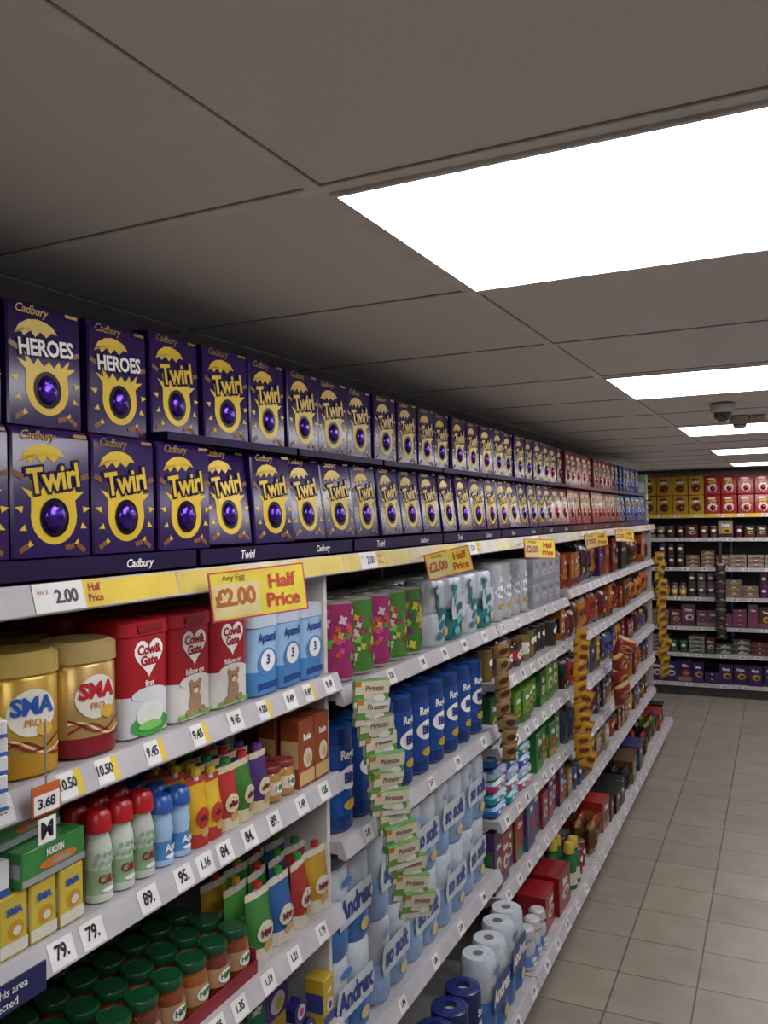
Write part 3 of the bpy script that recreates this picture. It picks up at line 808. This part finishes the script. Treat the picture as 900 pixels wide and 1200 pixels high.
# ------------------------------------------------------------------ bay D (confectionery, biscuits, crisps)
pals = [(['5a2014', '2c1610', 'a04c20', '6a1624', '3a1a50', '1c100c'], 'chocolate_bags', ['bag', 'carton']),
        (['8a2816', 'a85c18', '5a101a', '5a3616', '22140e', '3a2a5a'], 'chocolate_pouches', ['bag', 'bag', 'carton']),
        (['981622', '6e101a', 'a8802a', '2c4678', '42200f', '1a1412'], 'snack_bags', ['bag', 'bag', 'carton']),
        (['9a541a', '641618', 'a08432', '3a5222', '4a2c1e', '22304a'], 'biscuit_packets', ['carton', 'bag']),
        (['9c7622', '2a5084', '8a221a', '52381e', 'a89c80', '3a1420'], 'biscuit_cartons', ['carton', 'carton', 'tin'])]
for bi, (a, bb, zs) in enumerate(bays[4:]):
    for si, z in enumerate(zs):
        pal, nm, kd = pals[si]
        mh = (.25, .22, .22, .22, .21)[si]
        fill(nm, kd, pal, FXI, a, bb, z, mh, seed=100+bi*10+si, wr=(.075, .12))
    fill('multipack_cartons', ['carton', 'bag'], ['8a221a', '8c6c22', '2c2c5e', '52381e', '24522c', '1a1a1a'], BFX-.02, a, bb, BASEZ, .18, seed=150+bi, wr=(.11, .17))

# ------------------------------------------------------------------ clip strips
def clip_strip(name, tm, y, z0, z1, x0, x1, n, dy=0.0, s=1.0, rotz=-.5, wob=.18, tms=None):
    g = MB()
    st = c('c8ccd0', .2)
    L = 24; v = []; f_ = []
    P = lambda q: (x0+(x1-x0)*q**1.3, y+dy*q, E+z0+(z1-z0)*q)
    for i in range(L+1):
        a_ = P(i/L); v += [(a_[0]-.008, a_[1]-.012, a_[2]), (a_[0]-.008, a_[1]+.012, a_[2])]
    for i in range(L): f_.append((2*i, 2*i+1, 2*i+3, 2*i+2))
    g.raw(v, f_, st)
    for i in range(n):
        a_ = P((i+.6)/n); tt = tms[i % len(tms)] if tms else tm
        M = Matrix.Translation((a_[0]+.004+random.uniform(0, .01), a_[1]+random.uniform(-.01, .01), a_[2]-tt.h*s/2)) @ Matrix.Rotation(rotz+random.uniform(-wob, wob), 4, 'Z') @ Matrix.Rotation(random.uniform(.1, .25), 4, 'Y') @ Matrix.Rotation(random.uniform(-wob, wob), 4, 'X') @ Matrix.Scale(s, 4)
        g.add(tt, M)
    build(name, g)
pack = carton(.092, .068, .014, c('5f8f46', .35), c('c8c6b0', .35), c('c8c6ba'), None)
pack.rect(flat(.0084), -.045, .045, .034, .066, c('c8c4a8')); pack.rect(flat(.0087), -.045, -.030, .054, .066, c('c0702a'))
pack.text(flat(.0094), .006, .048, .019, 'Piriteze', c('6a3a3a'), bold=.01, sx=.9)
pack.rect(flat(.0087), -.02, .045, .003, .012, c('d0d0c8')); pack.ell(flat(.009), .02, .022, .016, .008, c('d8d8d0'))
clip_strip('allergy_tablet_clip_strip', pack, 1.80, -.385, -.98, -.90, -.85, 13, dy=.15, rotz=-.62, wob=.16)
clip_strip('snack_clip_strip', pillow(.07, .075, .025, c('8c7444', .3), c('4c341c'), 'Nuts'), 2.93, -.45, -.86, -.92, -.9, 8, rotz=-.6, wob=.3)
YB1 = [pillow(.085, .10, .03, c('b88a1c', .22), c('8a5214'), 'Gold', seed=s_) for s_ in range(3)]
clip_strip('sweet_bag_clip_strip', None, 4.10, -.56, -1.2, -.90, -.88, 13, rotz=-.7, wob=.4, tms=YB1)
RB = [pillow(.13, .15, .06, c('7a1618', .28), c('a08850'), 'Crisp', seed=s_) for s_ in range(2)]
clip_strip('crisp_bag_clip_strip', None, 5.1, -.74, -1.08, -.88, -.85, 4, rotz=-.7, wob=.4, tms=RB)
YB2 = [pillow(.10, .12, .03, c('a88a24', .22), c('7a5214'), 'Gold', seed=s_+5) for s_ in range(3)]
clip_strip('chocolate_bag_clip_strip', None, 7.37, -.33, -1.33, -.93, -.88, 14, rotz=-.9, wob=.4, tms=YB2)

mb_ = carton(.062, .022, .04, c('d6d8dc'), c('3a66b4'), c('b8c4d8'), 'Rolls', c('2a4a9a'))
g = MB()
for i in range(5):
    g.add(mb_, Matrix.Translation((-.905, .735, E-.355+i*.0225)) @ Matrix.Rotation(-.4+random.uniform(-.06, .06), 4, 'Z'))
g.box(-.934, -.885, .70, .77, E-.361, E-.3555, c('d0d0d0', .3))
build('small_medicine_boxes', g)
g = MB()
g.loft([(E-.36, .003, .003, .0015, c('c8c8c8', .3, .9)), (E-.27, .003, .003, .0015, c('c8c8c8', .3, .9))], n=2, cx=-.925, cy=.862)
g.box(-.9275, -.9245, .838, .887, E-.40, E-.36, c('c0622a'))
g.rect(flat(-.924), .840, .885, E-.398, E-.372, WHT)
g.text(flat(-.9235), .862, E-.385, .019, '3.68', LT, bold=.03)
g.rect(flat(-.924), .847, .878, E-.44, E-.405, WHT); g.text(flat(-.9235), .862, E-.423, .03, 'M', LT, bold=.04)
build('price_tag_hook', g)
g = MB(); g.box(-.935, -.932, .60, .865, E-.645, E-.605, c('1c2450', .4))
g.text(flat(-.9312), .77, E-.617, .016, 'Products in this area', WHT); g.text(flat(-.9312), .76, E-.634, .016, 'security protected', WHT)
build('security_notice', g)

# ------------------------------------------------------------------ back wall shelving
bs = MB(); BY = 9.08; bz = [-.01, -.25, -.55, -.85, -1.15, -1.42]
X0, X1 = -1.45, 1.7
for z in bz+[-1.72]:
    bs.box(X0, X1, BY+.01, YB-.02, E+z-.03, E+z, SH if z != -.25 else c('5a5652'))
    bs.box(X0, X1, BY, BY+.012, E+z-.034, E+z+.004, (c('c8ae34', .4) if z == -.01 else RAIL))
bs.box(X0, X1, BY+.05, YB-.02, 0, E-1.72-.03, c('3c3936')); bs.box(X0, X1, YB-.02, YB-.002, .0, E-.01, c('4a4642', .5))
for k in range(4):
    xx = X0+k*1.0; bs.box(xx-.012, xx+.012, YB-.06, YB-.02, .1, E-.02, SH)
bl_ = lambda e: (lambda u, v: (u, BY-e, v))
for z in bz+[-1.72]:
    x = X0+.1
    while x < X1-.1:
        bs.rect(bl_(.001), x, x+.06, E+z-.03, E+z, LW); bs.text(bl_(.002), x+.03, E+z-.015, .024, random.choice(['1.00', '2.50', '89.']), LT, bold=.03); x += random.uniform(.12, .24)
build('shelving_unit', bs)
x = X0+.08
while x < X1-.1:
    kd = 'malt' if x > -.62 else 'mm'
    for l in range(2): putb('confectionery_gift_boxes', EB[kd], x, BY+.03, -.009+l*.195)
    x += .155
for si, (z, mh, pal, kd) in enumerate([(-.25, .19, ['42201a', '5c4a34', '8a7a64', '541418', '241a14'], ['carton', 'tin']),
        (-.55, .26, ['8a141c', '64181a', '8a8478', '2a2a28', '6a4628'], ['flat', 'tin']),
        (-.85, .26, ['54285e', '463a30', '26201c', '6a6056', '7a642e'], ['flat', 'tin', 'jar']),
        (-1.15, .26, ['5c303c', '64445a', '847468', '462416'], ['flat', 'carton']),
        (-1.42, .23, ['2a5c3c', '868a80', '3a3a30', '5c1e1e'], ['flat', 'carton', 'tin']),
        (-1.72, .25, ['2a1648', '34205a', '84785a', '746640', '1e1e2a'], ['flat', 'carton', 'carton'])]):
    fill('assorted_biscuits_and_sweets', kd, pal, BY+.03, X0+.02, X1, z, mh, seed=300+si, wr=(.09, .14), back=True)
g = MB(); dt = pillow(.1, .12, .04, c('1c1a1e', .3), c('4a4648'), 'Dark')
for i in range(8):
    g.add(dt, Matrix.Translation((-.53, BY-.05, E-.50-i*.09-.12)) @ Matrix.Rotation(-math.pi/2+random.uniform(-.3, .3), 4, 'Z') @ Matrix.Rotation(.15, 4, 'Y'))
g.box(-.545, -.515, BY-.02, BY-.014, E-1.2, E-.28, c('2a2a2c'))
build('dark_sweet_clip_strip', g)

for n, mb in G.items(): build(n, mb)

# ------------------------------------------------------------------ world + camera
wd = bpy.data.worlds.new('world'); sc.world = wd; wd.use_nodes = True
wd.node_tree.nodes['Background'].inputs[0].default_value = (.05, .05, .05, 1)
cam = bpy.data.cameras.new('camera'); co = bpy.data.objects.new('camera', cam); sc.collection.objects.link(co)
cam.sensor_fit = 'VERTICAL'; cam.sensor_height = 36; cam.sensor_width = 27; cam.lens = 990/1200*36
cam.clip_start = .02
pit = math.atan(7.6/990); al = .0164
fw = Vector((-math.sin(TH)*math.cos(pit), math.cos(TH)*math.cos(pit), math.sin(pit)))
rt = Vector((math.cos(TH), math.sin(TH), 0)); up = rt.cross(fw)
r2 = rt*math.cos(al)-up*math.sin(al); u2 = up*math.cos(al)+rt*math.sin(al)
M = Matrix(((r2.x, u2.x, -fw.x, 0), (r2.y, u2.y, -fw.y, 0), (r2.z, u2.z, -fw.z, E), (0, 0, 0, 1)))
co.matrix_world = M
sc.camera = co
print('verts', sum(len(o.data.vertices) for o in sc.objects if o.type == 'MESH'))
